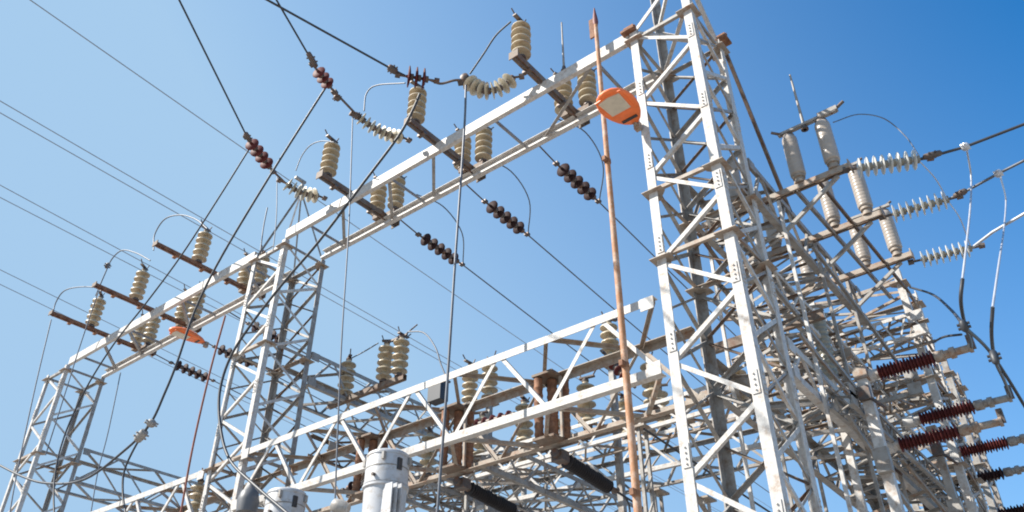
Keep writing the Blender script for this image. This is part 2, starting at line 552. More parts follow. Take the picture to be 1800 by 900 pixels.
def string(label, p, q, n, r, material, name='strain_insulator', group=None, sag=0.0, cap=True, core='fit'):
    """a chain of discs between two points"""
    p, q = np.asarray(p, float), np.asarray(q, float)
    T = Thing(name, label, 'insulator', p, group)
    L = np.linalg.norm(q - p)
    pitch = L / n
    pts = catenary(p, q, sag, n + 1)
    for i in range(n):
        a, b = pts[i], pts[i + 1]
        ax = unit(b - a)
        d = np.linalg.norm(b - a)
        d_ = T.part('disc', Geo().lathe([(.0, .035), (d * .2, .04), (d * .24, r * .9), (d * .32, r), (d * .42, r * .96), (d * .55, r * .6), (d * .62, .075), (d * .8, .07), (d, .035)], a, ax, 18), material)
        if cap:
            T.part('pin_cap', Geo().lathe([(0, .03), (.01, .082), (d * .42, .08), (d * .46, .03)], a + ax * d * .58, ax, 10), core, d_)
    for e, s_ in ((p, -1), (q, 1)):
        ax = unit(q - p) * s_
        u, v = perp(unit(ax))
        G = Geo().rod(e, e + ax * .16, .028, 8).box(e + ax * .2, .07, .03, .06, (u, v, unit(ax)))
        T.part('clevis', G, 'fit')
    return T


# dark strings on the far side of the high beam, each with its line running off to the back
lines = [(9.05, 13.35, 14.87, 'nearest'), (11.48, 13.4, 14.87, 'second'), (13.95, 13.38, 14.87, 'third'), (22.0, 13.5, 14.7, 'fourth'), (24.3, 13.75, 15.2, 'fifth'), (26.6, 13.5, 14.9, 'sixth')]
WIRES = []


def wire(label, pts, r, m, name='conductor', smooth=True, group=None, cat='cable'):
    pts = [np.asarray(p, float) for p in pts]
    if smooth and len(pts) > 2:
        P = [2 * pts[0] - pts[1]] + pts + [2 * pts[-1] - pts[-2]]
        out = []
        for i in range(1, len(P) - 2):
            for t in np.linspace(0, 1, 7)[:-1]:
                a, b, c, d = P[i - 1], P[i], P[i + 1], P[i + 2]
                out.append(.5 * ((2 * b) + (c - a) * t + (2 * a - 5 * b + 4 * c - d) * t * t + (3 * b - a - 3 * c + d) * t ** 3))
        pts = out + [pts[-1]]
    return single(name, Geo().sweep(pts, r), m, label, cat, group)


for i, (y, xa, xb, od) in enumerate(lines):
    z = 15.4
    string(f'dark brown five-disc strain insulator behind the high beam, {od} one leftwards from the near tower', (xa, y, z), (xb, y, z - .03), 5, .2, 'dark', group='dark strain insulators behind the high beam')
    wire(f'short link from the high beam to the {od} dark strain insulator leftwards', [(12.45, y, 15.5), (xa - .2, y, z)], .02, 'fit', 'link_rod', group='links to the dark strain insulators')
    far = V(60, y + .15, 13.6)
    wire(f'thin overhead line running back from the {od} dark strain insulator leftwards from the near tower', catenary((xb + .2, y, z - .03), far, .5, 12), .02, 'wire', 'overhead_line', False, 'lines running back from the high beam')
    if i < 3:
        wire(f'thin jumper dropping from the high beam to the {od} dark strain insulator', [(12.5, y - .5, 16.2), (13.2, y - .9, 16.0), (14.2, y - .75, 15.7), (15.0, y - .1, 15.4), (15.15, y, 15.36)], .017, 'wire', 'jumper_wire', group='jumpers to the dark strain insulators')

# incoming strings on the near side
Z = lambda x, y, z=16.0: at(x, y, 'z', z)
X = lambda x, y, v: at(x, y, 'x', v)
string('maroon strain insulator on the leftmost incoming overhead line', Z(440, 250), Z(474, 294), 4, .19, 'maroon')
string('pale cream string between the leftmost incoming line and the third cross-arm', Z(503, 322), Z(559, 344), 6, .215, 'pale', sag=.12)
string('small dark-pink strain insulator on the middle incoming overhead line', Z(558, 124), Z(580, 152), 3, .17, 'maroon')
string('pale cream string between the middle incoming line and the second cross-arm', Z(632, 206), Z(707, 241), 8, .185, 'pale', sag=.15)
string('maroon triple-disc insulator on the incoming line, above the second cross-arm post', Z(714, 134), Z(753, 140), 3, .26, 'maroon')
string('pale curved string of discs between incoming line and the first cross-arm', Z(824, 144), Z(902, 136), 8, .215, 'pale', sag=.38)

LW = .022
wire('leftmost incoming overhead line, coming down steeply from the top of the photo', [Z(115, -400), Z(315, 0), Z(434, 240)], LW, 'cable', 'overhead_line', False)
wire('middle incoming overhead line, coming down to the small dark-pink insulator', [Z(330, -340), Z(486, 0), Z(543, 98)], LW, 'cable', 'overhead_line', False)
wire('right incoming overhead line, coming down to the maroon triple-disc insulator', [Z(130, -185), Z(470, 0), Z(690, 122), Z(712, 133)], LW * 1.15, 'cable', 'overhead_line', False)
for lab, pts in (('link between maroon insulator and pale string on the leftmost incoming line', [Z(477, 298), Z(501, 321)]),
                 ('link between small pink insulator and pale string on the middle incoming line', [Z(583, 156), Z(629, 204)]),
                 ('link between the maroon triple-disc insulator and the curved pale string', [Z(757, 141), Z(775, 147), Z(800, 141), Z(820, 142)])):
    wire(lab, pts, .03, 'fit', 'link_rod')


def clamp(label, p, q, r=.05, m='fit', name='line_clamp'):
    p, q = np.asarray(p), np.asarray(q)
    T = Thing(name, label, 'clamp', p)
    L = np.linalg.norm(q - p)
    T.part('body', Geo().lathe([(0, r * .4), (.03, r), (L * .5, r * 1.15), (L - .03, r), (L, r * .4)], p, q - p, 10), m)
    u, v = perp(unit(q - p))
    T.part('bolt', Geo().rod(p + (q - p) * .35 - u * r * 1.7, p + (q - p) * .35 + u * r * 1.7, .02, 6).rod(p + (q - p) * .65 - u * r * 1.7, p + (q - p) * .65 + u * r * 1.7, .02, 6), m)
    return T


clamp('dark bolted clamp at the end of the leftmost incoming line', Z(431, 233), Z(440, 249), .06)
clamp('dark bolted clamp at the end of the middle incoming line', Z(541, 92), Z(556, 118), .06)
clamp('dark bolted clamp on the right incoming line before the maroon insulator', Z(682, 117), Z(698, 127), .08)
clamp('dark clamp between pink insulator and pale string', Z(588, 168), Z(597, 176), .07)
clamp('dark clamp at the left end of the pale string on the middle line', Z(622, 200), Z(634, 208), .08)
clamp('dark clamp at the left end of the curved pale string', Z(814, 132), Z(826, 150), .1)

# hanging jumpers and drops
def px(lab, pts, v, r=LW, m='cable', name='jumper_cable', ax='x'):
    return wire(lab, [at(a, b, ax, v) for a, b in pts], r, m, name)


px('long dark cable falling from the small pink insulator to the lower left corner', [(576, 149), (566, 164), (480, 300), (390, 450), (343, 545), (312, 635), (290, 690), (262, 748), (215, 795), (150, 842), (90, 850), (40, 838), (-30, 802)], 8.4, .029)
px('dark cable falling leftwards from the leftmost maroon insulator', [(438, 262), (383, 350), (318, 450), (255, 535), (200, 605), (150, 685), (112, 770), (95, 850), (98, 960)], 8.2, .022)
px('thick black cable looping down in front of the middle tower', [(738, 165), (725, 195), (700, 240), (640, 320), (560, 425), (500, 495), (443, 568), (405, 628), (386, 690), (388, 755), (405, 810), (450, 855), (520, 915)], 9.6, .034)
px('straight vertical wire hanging from the middle incoming line', [(620, 208), (613, 400), (600, 610), (588, 900)], 9.6, .016, 'wire')
px('double vertical wire hanging from the curved pale string past both beams', [(819, 150), (816, 230), (800, 460), (787, 660), (768, 910)], 9.9, .026, 'wire')
px('slim arched jumper left of the maroon triple-disc insulator', [(640, 195), (644, 165), (662, 150), (712, 146)], 9.2, .018, 'wire')
px('short jumper from curved string up to the first cross-arm post', [(826, 130), (850, 95), (872, 62), (898, 38)], 10.1, .022)
px('arched jumper over the fourth cross-arm post', [(270, 440), (272, 412), (290, 385), (318, 378), (345, 386), (364, 402)], 9.7, .022, 'wire')
px('arched jumper over the fifth cross-arm post with splice', [(168, 520), (185, 480), (197, 455), (215, 440), (240, 445), (264, 458)], 9.7, .022, 'wire')
px('arched jumper over the sixth cross-arm post', [(92, 556), (98, 532), (112, 512), (135, 505), (165, 505), (178, 512)], 9.7, .022, 'wire')
px('thin vertical wire falling from the end of the sixth cross-arm', [(90, 562), (62, 680), (30, 830), (14, 920)], 9.3, .02, 'wire')
px('thin wire falling from the end of the fifth cross-arm past the left tower', [(172, 515), (140, 610), (118, 680), (80, 800)], 9.3, .018, 'wire')
px('thin wire falling left of the second-farthest post down past the lower beam', [(212, 655), (190, 760), (172, 830), (160, 900)], 12.0, .018, 'wire')
px('dark cable loop hanging below the lower left beam', [(262, 745), (235, 790), (218, 830), (216, 870), (222, 910)], 9.0, .026)
px('thin wire rising from pale string to the pyramid peak', [(487, 310), (486, 380), (480, 440)], 10.5, .014, 'wire')
px('faint wire rising beside the pyramid peak', [(470, 365), (463, 400), (458, 440)], 10.9, .02, 'wire')
px('thin jumper above third cross-arm post', [(587, 250), (565, 248), (545, 256), (530, 275), (520, 300)], 10.0, .016, 'wire')
px('rusty red rod slanting down beside the far orange lamp', [(396, 555), (370, 650), (340, 780), (318, 900)], 10.6, .028, 'redwire', 'control_rod')
clamp('dark splice on the arched jumper over the fifth cross-arm', X(186, 472, 9.7), X(192, 462, 9.7), .07)
clamp('grey splice on the long dark cable near the lower left', X(262, 750, 8.4), X(270, 738, 8.4), .09, 'steel')
clamp('grey clamp where the lower left cables part', X(240, 775, 8.4), X(256, 757, 8.4), .09, 'steel')

# faint transmission lines high behind, upper left
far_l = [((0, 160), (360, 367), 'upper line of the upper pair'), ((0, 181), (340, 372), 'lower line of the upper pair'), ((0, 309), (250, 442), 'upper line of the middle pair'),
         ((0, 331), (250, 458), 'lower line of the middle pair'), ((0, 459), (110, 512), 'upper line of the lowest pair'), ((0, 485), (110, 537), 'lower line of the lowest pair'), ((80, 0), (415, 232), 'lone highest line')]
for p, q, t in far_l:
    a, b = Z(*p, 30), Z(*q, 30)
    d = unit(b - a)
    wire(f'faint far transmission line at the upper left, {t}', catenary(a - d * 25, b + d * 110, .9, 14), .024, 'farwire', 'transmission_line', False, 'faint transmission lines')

# ------------------------------------------------------------------ pole and street lamps
pb = at(1085, 480, 'x', 10.72)
PX, PY = pb[0], pb[1]
T = Thing('mast_pole', 'slim rusty pole standing in front of the near tower, with a dark red pointed top', 'pole', (PX, PY, 0))
T.part('shaft', Geo().lathe([(0, .075), (9.0, .058), (13.0, .052), (16.3, .046)], (PX, PY, 0), (0, 0, 1), 14), 'pole')
T.part('pointed_cap', Geo().lathe([(0, .05), (.08, .066), (.2, .06), (.58, .012)], (PX, PY, 16.28), (0, 0, 1), 12), 'redcap')
T.part('cap_bracket', Geo().box((PX - .02, PY + .09, 16.2), .02, .06, .3), 'rust')
for z in (7.75, 12.2, 5.6):
    T.part('band', Geo().lathe([(0, .068), (.09, .068)], (PX, PY, z), (0, 0, 1), 14).box((PX - .1, PY, z + .05), .05, .035, .05), 'rust')


def lamp(label, foot, d, L, W, arm):
    """cobra-head street lamp hanging level, foot = the mounting, d = pointing direction"""
    foot = np.asarray(foot, float)
    d = unit(d)
    T = Thing('street_lamp', label, 'lamp', foot)
    s_ = np.cross(V(0, 0, 1), d)
    up = V(0, 0, 1)
    G = Geo()
    n, rings = 20, []
    # egg outline, wide at the outer end, built as stacked rings
    def ring(z, k):
        r = []
        for i in range(n):
            a = 2 * math.pi * i / n
            lx = .5 + .5 * math.cos(a)
            wd = math.sin(a) * W * (.33 + .17 * lx ** .7) * 1.0
            r.append(foot + d * (arm + (.5 + (lx - .5) * k) * L) + s_ * wd * k + up * z)
        return r
    lv = [(.0, .93), (.03, 1.0), (.07, 1.0), (.13, .9), (.19, .65), (.22, .3)]
    vs = []
    for z, k in lv:
        vs += ring(z, k)
    fs = [(j * n + i, j * n + (i + 1) % n, (j + 1) * n + (i + 1) % n, (j + 1) * n + i) for j in range(len(lv) - 1) for i in range(n)]
    fs += [tuple(range(n - 1, -1, -1)), tuple(range((len(lv) - 1) * n, len(lv) * n))]
    G.add(vs, fs, True)
    h = T.part('housing', G, 'orange')
    # glass pane under the outer half, framed; gear door slot under the inner half
    def pan(c0, c1, w0, w1, z0, z1):
        q = [(c0, -w0), (c1, -w1), (c1 + .03, 0), (c1, w1), (c0, w0)]
        k = Geo()
        a = [foot + d * (arm + x * L) + s_ * y * W + up * z0 for x, y in q]
        b = [foot + d * (arm + x * L) + s_ * y * W + up * z1 for x, y in q]
        m = len(q)
        return k.add(a + b, [tuple(range(m)), tuple(range(2 * m - 1, m - 1, -1))] + [(i, (i + 1) % m, m + (i + 1) % m, m + i) for i in range(m)])
    T.part('rim', pan(.42, .90, .31, .34, -.018, .002), 'orange', h)
    T.part('glass', pan(.46, .86, .25, .28, -.034, -.016), 'lens', h)
    T.part('gear_slot', Geo().box(foot + d * (arm + .2 * L) - up * .005, W * .2, .035, .008, (s_, d, up)), 'slot', h)
    T.part('bracket', Geo().rod(foot, foot + d * (arm + .08), .04, 10).box(foot, .06, .06, .09), 'tan')
    return T


lf = at(1121, 222, 'x', 10.82)
lamp('large orange street lamp head with beige glass, mounted on the near tower', lf, V(-1, .03, .0), 1.1, .84, .06)
lf2 = at(362, 606, 'x', 12.3)
lamp('small far orange street lamp under the far span of the high beam', lf2, V(-1, .05, 0), 1.25, .6, .06)

# slim lightning rods
for lab, x, y, z0, z1, r in (('slim pale lightning rod standing on the high beam left of the near tower', 11.0, 7.25, 15.75, 17.45, .03),
                             ('pale lightning rod rising above the first arrester arm on the right', 0, 0, 0, 0, .035)):
    if x == 0:
        b = at(1415, 228, 'x', 13.55)
        x, y, z0, z1 = b[0], b[1], b[2], b[2] + 1.62
    T = Thing('lightning_rod', lab, 'rod', (x, y, z0))
    T.part('rod', Geo().rod((x, y, z0), (x, y, z1), r, 8, r * .6), 'steel')
    T.part('foot', Geo().lathe([(0, .08), (.04, .08), (.05, .05), (.16, .045)], (x, y, z0), (0, 0, 1), 10), 'fit')

# ------------------------------------------------------------------ arrester arms on the right
tub = None
AX = (13.55, 15.45, 17.4)
for i, x in enumerate(AX):
    A = Thing('arrester_crossbeam', f'long pale steel arm with arresters, {ORD[i]} outwards from the near tower, ending in white discs', 'cross-arm', (x, 5.5, 12.03), 'arrester arms')
    z = 12.03
    A.part('channel', chan(V(x - .07, 5.6, z), V(x - .07, 2.45, z), V(-1, 0, 0), .12, .05), 'tan')
    A.part('channel', chan(V(x + .07, 5.6, z), V(x + .07, 2.45, z), V(1, 0, 0), .12, .05), 'brown')
    A.part('end_plate', Geo().box((x, 2.43, z), .13, .012, .1), 'tan')
    A.part('stay', angle_bar((x, 2.7, z - .08), (x, 4.0, z - .9), V(-1, 0, 0), .07, .01), 'steel')
    for k, (y, side) in enumerate(((3.42, 'inner'), (2.72, 'outer'), (4.75, 'hindmost'))):
        lab = f'pale grey-beige arrester tube, {side} one on the {ORD[i]} arrester arm'
        base = (x, y, z + .07)
        if tub is None:
            T = Thing('arrester', lab, 'arrester', base, 'arresters on the right arms')
            b = T.base
            T.part('base_fitting', Geo().lathe([(0, .12), (.05, .12), (.06, .09), (.13, .09), (.14, .125), (.2, .125)], b, (0, 0, 1), 16), 'tan')
            T.part('tube', Geo().lathe([(.2, .125), (.22, .15), (.26, .155)] + [q for j in range(10) for q in ((.28 + j * .09, .151), (.29 + j * .09, .156), (.355 + j * .09, .152))] + [(1.2, .145), (1.24, .12)], b, (0, 0, 1), 18), 'tube')
            T.part('top_cap', Geo().lathe([(1.24, .12), (1.28, .12), (1.29, .05), (1.35, .04)], b, (0, 0, 1), 14), 'fit')
            tub = T.o
        else:
            clone(tub, base, lab, 'arresters on the right arms')
    zt = z + .07 + 1.38
    if i == 0:
        B = Thing('disconnect_switch', 'dark switch blade bridging the two outer arresters of the first arrester arm', 'switch', (x, 3.42, zt))
        B.part('blade', Geo().box((x, 3.0, zt + .02), .05, .62, .03).box((x, 2.55, zt + .06), .06, .2, .05), 'steel')
        B.part('contact', Geo().rod((x, 3.5, zt - .02), (x - .1, 3.72, zt + .1), .03, 8), 'fit')
        B.part('contact', Geo().rod((x, 2.5, zt), (x, 2.2, zt + .16), .035, 8), 'fit')
    else:
        B = Thing('disconnect_switch', f'pale switch blade bridging the outer arresters of the {ORD[i]} arrester arm', 'switch', (x, 3.42, zt))
        B.part('blade', Geo().box((x, 3.05, zt + .02), .04, .5, .03), 'steel')
        B.part('contact', Geo().rod((x, 2.72, zt), (x, 2.5, zt + .1), .03, 8), 'fit')

strs = [((1506, 296), (1616, 280), 13.6, 14.02), ((1568, 377), (1668, 350), 15.45, 15.79), ((1618, 457), (1708, 436), 17.45, 17.85)]
ends = []
for i, (a, b, _, _) in enumerate(strs):
    p, q = at(*a, 'z', 11.98), at(*b, 'z', 11.95)
    T = string(f'white glazed disc string at the tip of the {ORD[i]} arrester arm', p, q, 8, .2, 'glass', group='white disc strings', core='green')
    ends.append(q)
wz = 11.95
p1 = [ends[0], Z(1655, 270, wz), Z(1697, 258, wz), Z(1900, 180, wz), Z(2300, 20, wz)]
p2 = [ends[1], Z(1700, 335, wz), Z(1755, 305, wz), Z(1900, 232, wz), Z(2300, 30, wz)]
p3 = [ends[2], Z(1745, 408, wz), Z(1800, 376, wz), Z(1900, 318, wz), Z(2300, 60, wz)]
wire('upper overhead line leaving to the right from the first white disc string', p1, .028, 'cable', 'overhead_line', False)
wire('second overhead line leaving to the right from the second white disc string', p2, .028, 'wire', 'overhead_line', False)
wire('lowest overhead line leaving to the right from the third white disc string', p3, .032, 'bright', 'overhead_line', False)
clamp('dark tension clamp after the first white disc string', Z(1622, 277, wz), Z(1656, 268, wz), .06)
clamp('dark tension clamp after the second white disc string', Z(1676, 346, wz), Z(1700, 334, wz), .06)
clamp('pale drop clamp on the upper right line', Z(1690, 262, wz), Z(1704, 254, wz), .07, 'bright')
clamp('pale drop clamp on the second right line', Z(1748, 309, wz), Z(1762, 301, wz), .07, 'bright')
BZ = 8.0
qa, qb = Z(1706, 612, BZ), Z(1776, 698, BZ)


def drop(lab, pts, ya, yb, r, m, name='drop_lead'):
    n = len(pts)
    return wire(lab, [at(a, b, 'y', ya + (yb - ya) * k / (n - 1)) for k, (a, b) in enumerate(pts)], r, m, name)


ya, yb = Z(1699, 264, wz)[1], qa[1]
drop('bright upper half of the drop lead under the upper right line', [(1700, 266), (1707, 310), (1706, 360), (1699, 430), (1692, 490)], ya, (ya + yb) / 2, .017, 'bright')
drop('dark lower half of the left drop lead, ending on the highest maroon insulator', [(1692, 490), (1689, 530), (1696, 570), (1706, 600), (1708, 612)], (ya + yb) / 2, yb, .026, 'cable')
yc, yd = Z(1758, 309, wz)[1], qb[1]
drop('bright upper half of the drop lead under the second right line', [(1759, 312), (1768, 350), (1765, 400), (1755, 470), (1745, 540)], yc, (yc + yd) / 2, .018, 'bright')
drop('dark lower half of the right drop lead, ending on the second maroon insulator', [(1745, 540), (1743, 590), (1750, 635), (1765, 668), (1778, 700)], (yc + yd) / 2, yd, .026, 'cable')
drop('dark cable arching from the weathered tower to the left drop lead', [(1600, 505), (1640, 518), (1672, 545), (1697, 576)], 2.9, (ya + yb) / 2 + .2, .026, 'cable', 'jumper_cable')
drop('dark cable running on from left drop lead to the right edge', [(1697, 576), (1735, 612), (1765, 655), (1800, 712), (1840, 780)], (ya + yb) / 2 + .2, 1.2, .026, 'cable', 'jumper_cable')
drop('short dark cable curving from the weathered tower towards the left drop lead', [(1640, 602), (1660, 592), (1690, 588)], 2.6, 1.9, .024, 'cable', 'jumper_cable')
drop('thin pale arc over the first white disc string', [(1465, 215), (1510, 201), (1555, 209), (1592, 240), (1616, 275)], 2.4, 1.3, .013, 'wire', 'jumper_wire')
drop('thin pale wire sagging from the first to the second white disc string', [(1618, 285), (1645, 315), (1665, 350)], 1.3, 1.2, .012, 'bright', 'jumper_wire')
drop('thin pale wire sagging from the second to the third white disc string', [(1670, 358), (1688, 385), (1706, 432)], 1.2, 1.25, .012, 'bright', 'jumper_wire')
clamp('dark bolted clamp at the bottom of the left drop lead', at(1690, 562, 'y', (ya + yb) / 2 + .15), at(1699, 584, 'y', (ya + yb) / 2 + .15), .045, 'cable')
clamp('dark bolted clamp at the middle of the right drop lead', at(1744, 616, 'y', (yc + yd) / 2 + .15), at(1752, 640, 'y', (yc + yd) / 2 + .15), .045, 'cable')

# ------------------------------------------------------------------ maroon ribbed switch insulators
rows = [((1545, 656), (1645, 632), (1712, 614), 8.0, 'maroon', 'highest'), ((1618, 737), (1712, 714), (1778, 699), 8.0, 'maroon', 'second highest'),
        ((1582, 782), (1690, 763), (1768, 748), 7.25, 'maroon', 'third highest, nearest to the grey column'), ((1690, 795), (1772, 778), (1850, 758), 8.0, 'maroon', 'fourth highest, cut by the right edge'),
        ((1660, 852), (1765, 832), (1850, 812), 8.0, 'dark', 'blackish one, second lowest'), ((1745, 905), (1840, 888), (1900, 876), 8.0, 'dark', 'lowest one in the corner')]
for i, (a, b, c, z, m, t) in enumerate(rows):
    p, q, e = Z(*a, z), Z(*b, z), Z(*c, z)
    q[0] = e[0] = p[0]
    T = Thing('switch_insulator', f'ribbed maroon switch insulator lying level at the right, {t}' if m == 'maroon' else f'ribbed blackish switch insulator lying level at the lower right, {t}', 'insulator', p, 'ribbed switch insulators')
    ax = unit(q - p)
    L = np.linalg.norm(q - p)
    n = 17
    pr = []
    for k in range(n):
        s0 = L * k / n
        rr = .145 if k % 2 == 0 else .12
        pr += [(s0, .075), (s0 + L / n * .25, rr), (s0 + L / n * .45, rr), (s0 + L / n * .8, .075)]
    T.part('ribbed_porcelain', Geo().lathe(pr, p, ax, 18), m)
    T.part('mounting_flange', Geo().lathe([(-.32, .06), (-.3, .12), (-.12, .12), (-.1, .09), (0, .09)], p, ax, 14), 'white')
    L2 = np.linalg.norm(e - q)
    T.part('end_cap', Geo().lathe([(0, .075), (.02, .1), (.16, .1), (.17, .075), (.24, .075), (.25, .1), (.33, .1), (.34, .065), (L2 - .06, .065), (L2 - .05, .085), (L2, .085)], q, ax, 14), 'tan' if i in (0, 2) else 'steel')
    T.part('terminal', Geo().box(e + V(0, 0, .1), .05, .05, .12).rod(e + V(-.1, 0, .16), e + V(.1, 0, .16), .03, 8), 'fit')

# columns that carry them
cols = [(Z(1512, 650, 8.1), 'pale blue-grey breaker column left of the highest maroon insulator', 'white', .085), (Z(1548, 780, 8.0), 'grey breaker column left of the third maroon insulator', 'steel', .08),
        (Z(1640, 760, 8.0), 'grey breaker column left of the fourth maroon insulator', 'steel', .07), (Z(1625, 860, 8.0), 'pale breaker column left of the blackish insulator', 'white', .07)]
for p, lab, m, hw in cols:
    T = Thing('breaker_column', lab, 'column', (p[0], p[1], 0))
    x, y = p[0], p[1]
    T.part('box_column', Geo().box((x, y, 3.95), hw, hw, 3.95), m)
    T.part('head', Geo().box((x, y, 8.0), hw * 1.35, hw * 1.35, .11), 'tan')
    T.part('crank_arm', Geo().rod((x - hw - .02, y, 7.6), (x - hw - .2, y - .3, 7.2), .03, 8).box((x - hw - .05, y, 7.6), .05, .1, .12), 'fit')
    T.part('mechanism_box', Geo().box((x - hw - .08, y - .02, 6.4), .07, .12, .2), 'steel')

# long slanting stay rods from the near tower
for lab, p, q, m, a in (('dark stay bar slanting from the near tower top down to the first arrester arm', (12.6, 4.0, 15.6), (14.6, 4.0, 12.3), 'brown', .09),
                        ('brown stay bar lying along the tips of the arrester arms', (13.6, 3.05, 12.0), (19.0, 2.95, 12.0), 'brown', .08),
                        ('grey stay bar lying along the arrester arms next to the lattice beam', (13.5, 3.5, 11.98), (19.0, 3.35, 11.98), 'steel', .1)):
    g = angle_bar(V(*p), V(*q), V(0, -1, 0), a, .014)
    single('stay_bar', g, m, lab, 'stay', None, p)

# ------------------------------------------------------------------ gear around the lower truss
def tank(label, c, r, h, base_w):
    c = np.asarray(c, float)
    T = Thing('voltage_transformer', label, 'transformer', (c[0], c[1], 0))
    zt = c[2]
    T.part('drum', Geo().lathe([(0, r), (h - .05, r), (h - .02, r * .97), (h, r * .9), (h + .01, .02)], (c[0], c[1], zt - h), (0, 0, 1), 32), 'can')
    T.part('rim', Geo().lathe([(0, r + .012), (.035, r + .012)], (c[0], c[1], zt - h + .01), (0, 0, 1), 32), 'can')
    T.part('rim', Geo().lathe([(0, r + .01), (.03, r + .01)], (c[0], c[1], zt - .09), (0, 0, 1), 32), 'can')
    T.part('lower_tank', Geo().lathe([(0, r * .95), (.6, r * .98), (.62, r * 1.06), (.66, r * 1.06)], (c[0], c[1], zt - h - .67), (0, 0, 1), 28), 'can')
    d = unit(V(.1, -1, 0))
    T.part('gauge_window', Geo().box((c[0] - .10 * r / .36 * 1.0 + d[0] * 0, c[1], zt - h * .45) + d * (r - .0) * .985, .05, .11, .025, (np.cross(V(0, 0, 1), d), V(0, 0, 1), d)), 'slot')
    T.part('fin', Geo().box((c[0] - .28, c[1] - .36, zt - h - .35), .012, .12, .28).box((c[0] - .2, c[1] - .4, zt - h - .35), .012, .12, .28).box((c[0] - .12, c[1] - .43, zt - h - .35), .012, .12, .28), 'can')
    T.part('support_column', Geo().box((c[0], c[1], (zt - h - .67) / 2), .12, .12, (zt - h - .67) / 2), 'steel')
    for sx_, sy_ in ((-.8, -.58), (.45, -.88), (-.6, .78)):
        T.part('lifting_lug', Geo().box((c[0] + sx_ * (r + .03), c[1] + sy_ * (r + .03), zt - .16), .03, .03, .07), 'steel')
    T.part('seam_band', Geo().lathe([(0, r + .006), (.025, r + .006)], (c[0], c[1], zt - h * .52), (0, 0, 1), 32), 'steel')
    T.part('bolt', Geo().rod((c[0] - r * .97, c[1] - .1, zt - h + .12), (c[0] - r * .97 - .06, c[1] - .1, zt - h + .12), .03, 8), 'fit')
    T.part('valve', Geo().lathe([(0, .1), (.16, .14), (.3, .12), (.34, .05)], (c[0] - .5, c[1] + .38, zt - h - .45), V(-.3, .5, .2), 12), 'steel')
    return T


tank('pale grey transformer drum with black window below the lower truss, right one of two', at(683, 800, 'x', 10.1), .40, .62, .5)
tank('pale grey transformer drum with black window at the bottom edge, left one of two', at(505, 866, 'x', 10.1), .40, .62, .5)

for i, (y, lab) in enumerate(((11.25, 'middle'), (8.75, 'right'), (13.9, 'left'))):
    T = Thing('rusty_fuse_bank', f'bank of rusty brown tubes hanging inside the lower truss, {lab} one', 'fuse bank', (12.2, y, 7.4))
    for dx, dy, r in ((-.2, .16, .085), (0.02, -.02, .1), (.2, -.2, .085)):
        x, yy = 12.2 + dx, y + dy
        T.part('tube', Geo().lathe([(0, r)] + [q for k in range(7) for q in ((.05 + k * .16, r), (.07 + k * .16, r * 1.12), (.1 + k * .16, r * 1.12), (.12 + k * .16, r))] + [(1.25, r), (1.27, r * .6)], (x, yy, 7.62), (0, 0, 1), 14), 'rust')
    T.part('bracket', Geo().box((12.2, y, 8.92), .3, .25, .025), 'brown')
    T.part('bracket', Geo().box((12.2, y, 7.58), .3, .25, .025), 'brown')
    T.part('hanger', Geo().box((12.2, y - .24, 8.25), .025, .025, .64).box((12.45, y + .22, 8.25), .02, .02, .64), 'tan')
    p, q = V(12.62, y - .02, 7.32), V(14.1, y - .02, 7.2)
    pr = []
    for k in range(22):
        s0 = 1.48 * k / 22
        pr += [(s0, .075), (s0 + .02, .15), (s0 + .035, .15), (s0 + .06, .1)]
    T2_ = Thing('polymer_insulator', f'black ribbed rod insulator slanting away under the lower truss, {lab} one', 'insulator', p)
    T2_.part('ribbed_rod', Geo().lathe(pr, p, q - p, 14), 'black')
    T2_.part('anchor', Geo().rod(p - V(.4, 0, -.05), p, .09, 10).box(p - V(.2, 0, -.02), .12, .13, .1), 'fit')
    T2_.part('end_fitting', Geo().rod(q, q + V(.25, 0, -.02), .06, 10).rod(q + V(.25, -.08, 0), q + V(.25, .08, -.02), .05, 8), 'fit')
    wire(f'dark line running back from the {lab} black rod insulator', catenary(q + V(.25, 0, -.02), (45, y + .3, 6.2), .35, 10), .024, 'cable', 'overhead_line', False)
    wire(f'dark jumper curl hanging under the {lab} black rod insulator', [q + V(.2, 0, 0), q + V(.5, -.1, -.15), q + V(.55, -.1, -.5), q + V(.3, .05, -.8), q + V(.0, .1, -.9)], .022, 'cable', 'jumper_cable')

wire('thin line running back from the lower truss right of the rusty pole', catenary(at(1132, 754, 'x', 12.5), (50, 6.6, 6.6), .3, 10), .022, 'cable', 'overhead_line', False)

# arms with cream posts carried by the blue-grey beam
A = Thing('crossbeam', 'dark short cross-arm under the pair of cream posts behind the lower truss', 'cross-arm', (14, 17.2, 11.5))
A.part('channel', chan(V(13.93, 18.0, 11.52), V(13.93, 14.9, 11.52), V(-1, 0, 0), .16, .06), 'brown')
A.part('channel', chan(V(14.07, 18.0, 11.52), V(14.07, 14.9, 11.52), V(1, 0, 0), .16, .06), 'brown')
for k, (x, y, z, lab) in enumerate(((14, 15.75, 11.61, 'left cream post of the pair standing behind the lower truss'), (14, 15.15, 11.61, 'right cream post of the pair standing behind the lower truss'),
                                    (14, 17.35, 11.61, 'cream post behind the middle tower, left of the pair of cream posts'))):
    clone(first_post, (x, y, z), lab, 'cream posts behind the lower truss', 2.2 + k)
single('disconnect_switch', Geo().box((14, 15.4, 12.86), .03, .45, .025).rod((14, 15.0, 12.88), (14.05, 14.62, 13.08), .02, 6), 'fit', 'dark switch blade on top of the pair of cream posts behind the lower truss', 'switch')
px('thin wire from the pair of cream posts over to the lower truss', [(717, 583), (745, 585), (765, 610), (775, 640), (785, 665)], 13.2, .02, 'wire', 'jumper_wire')
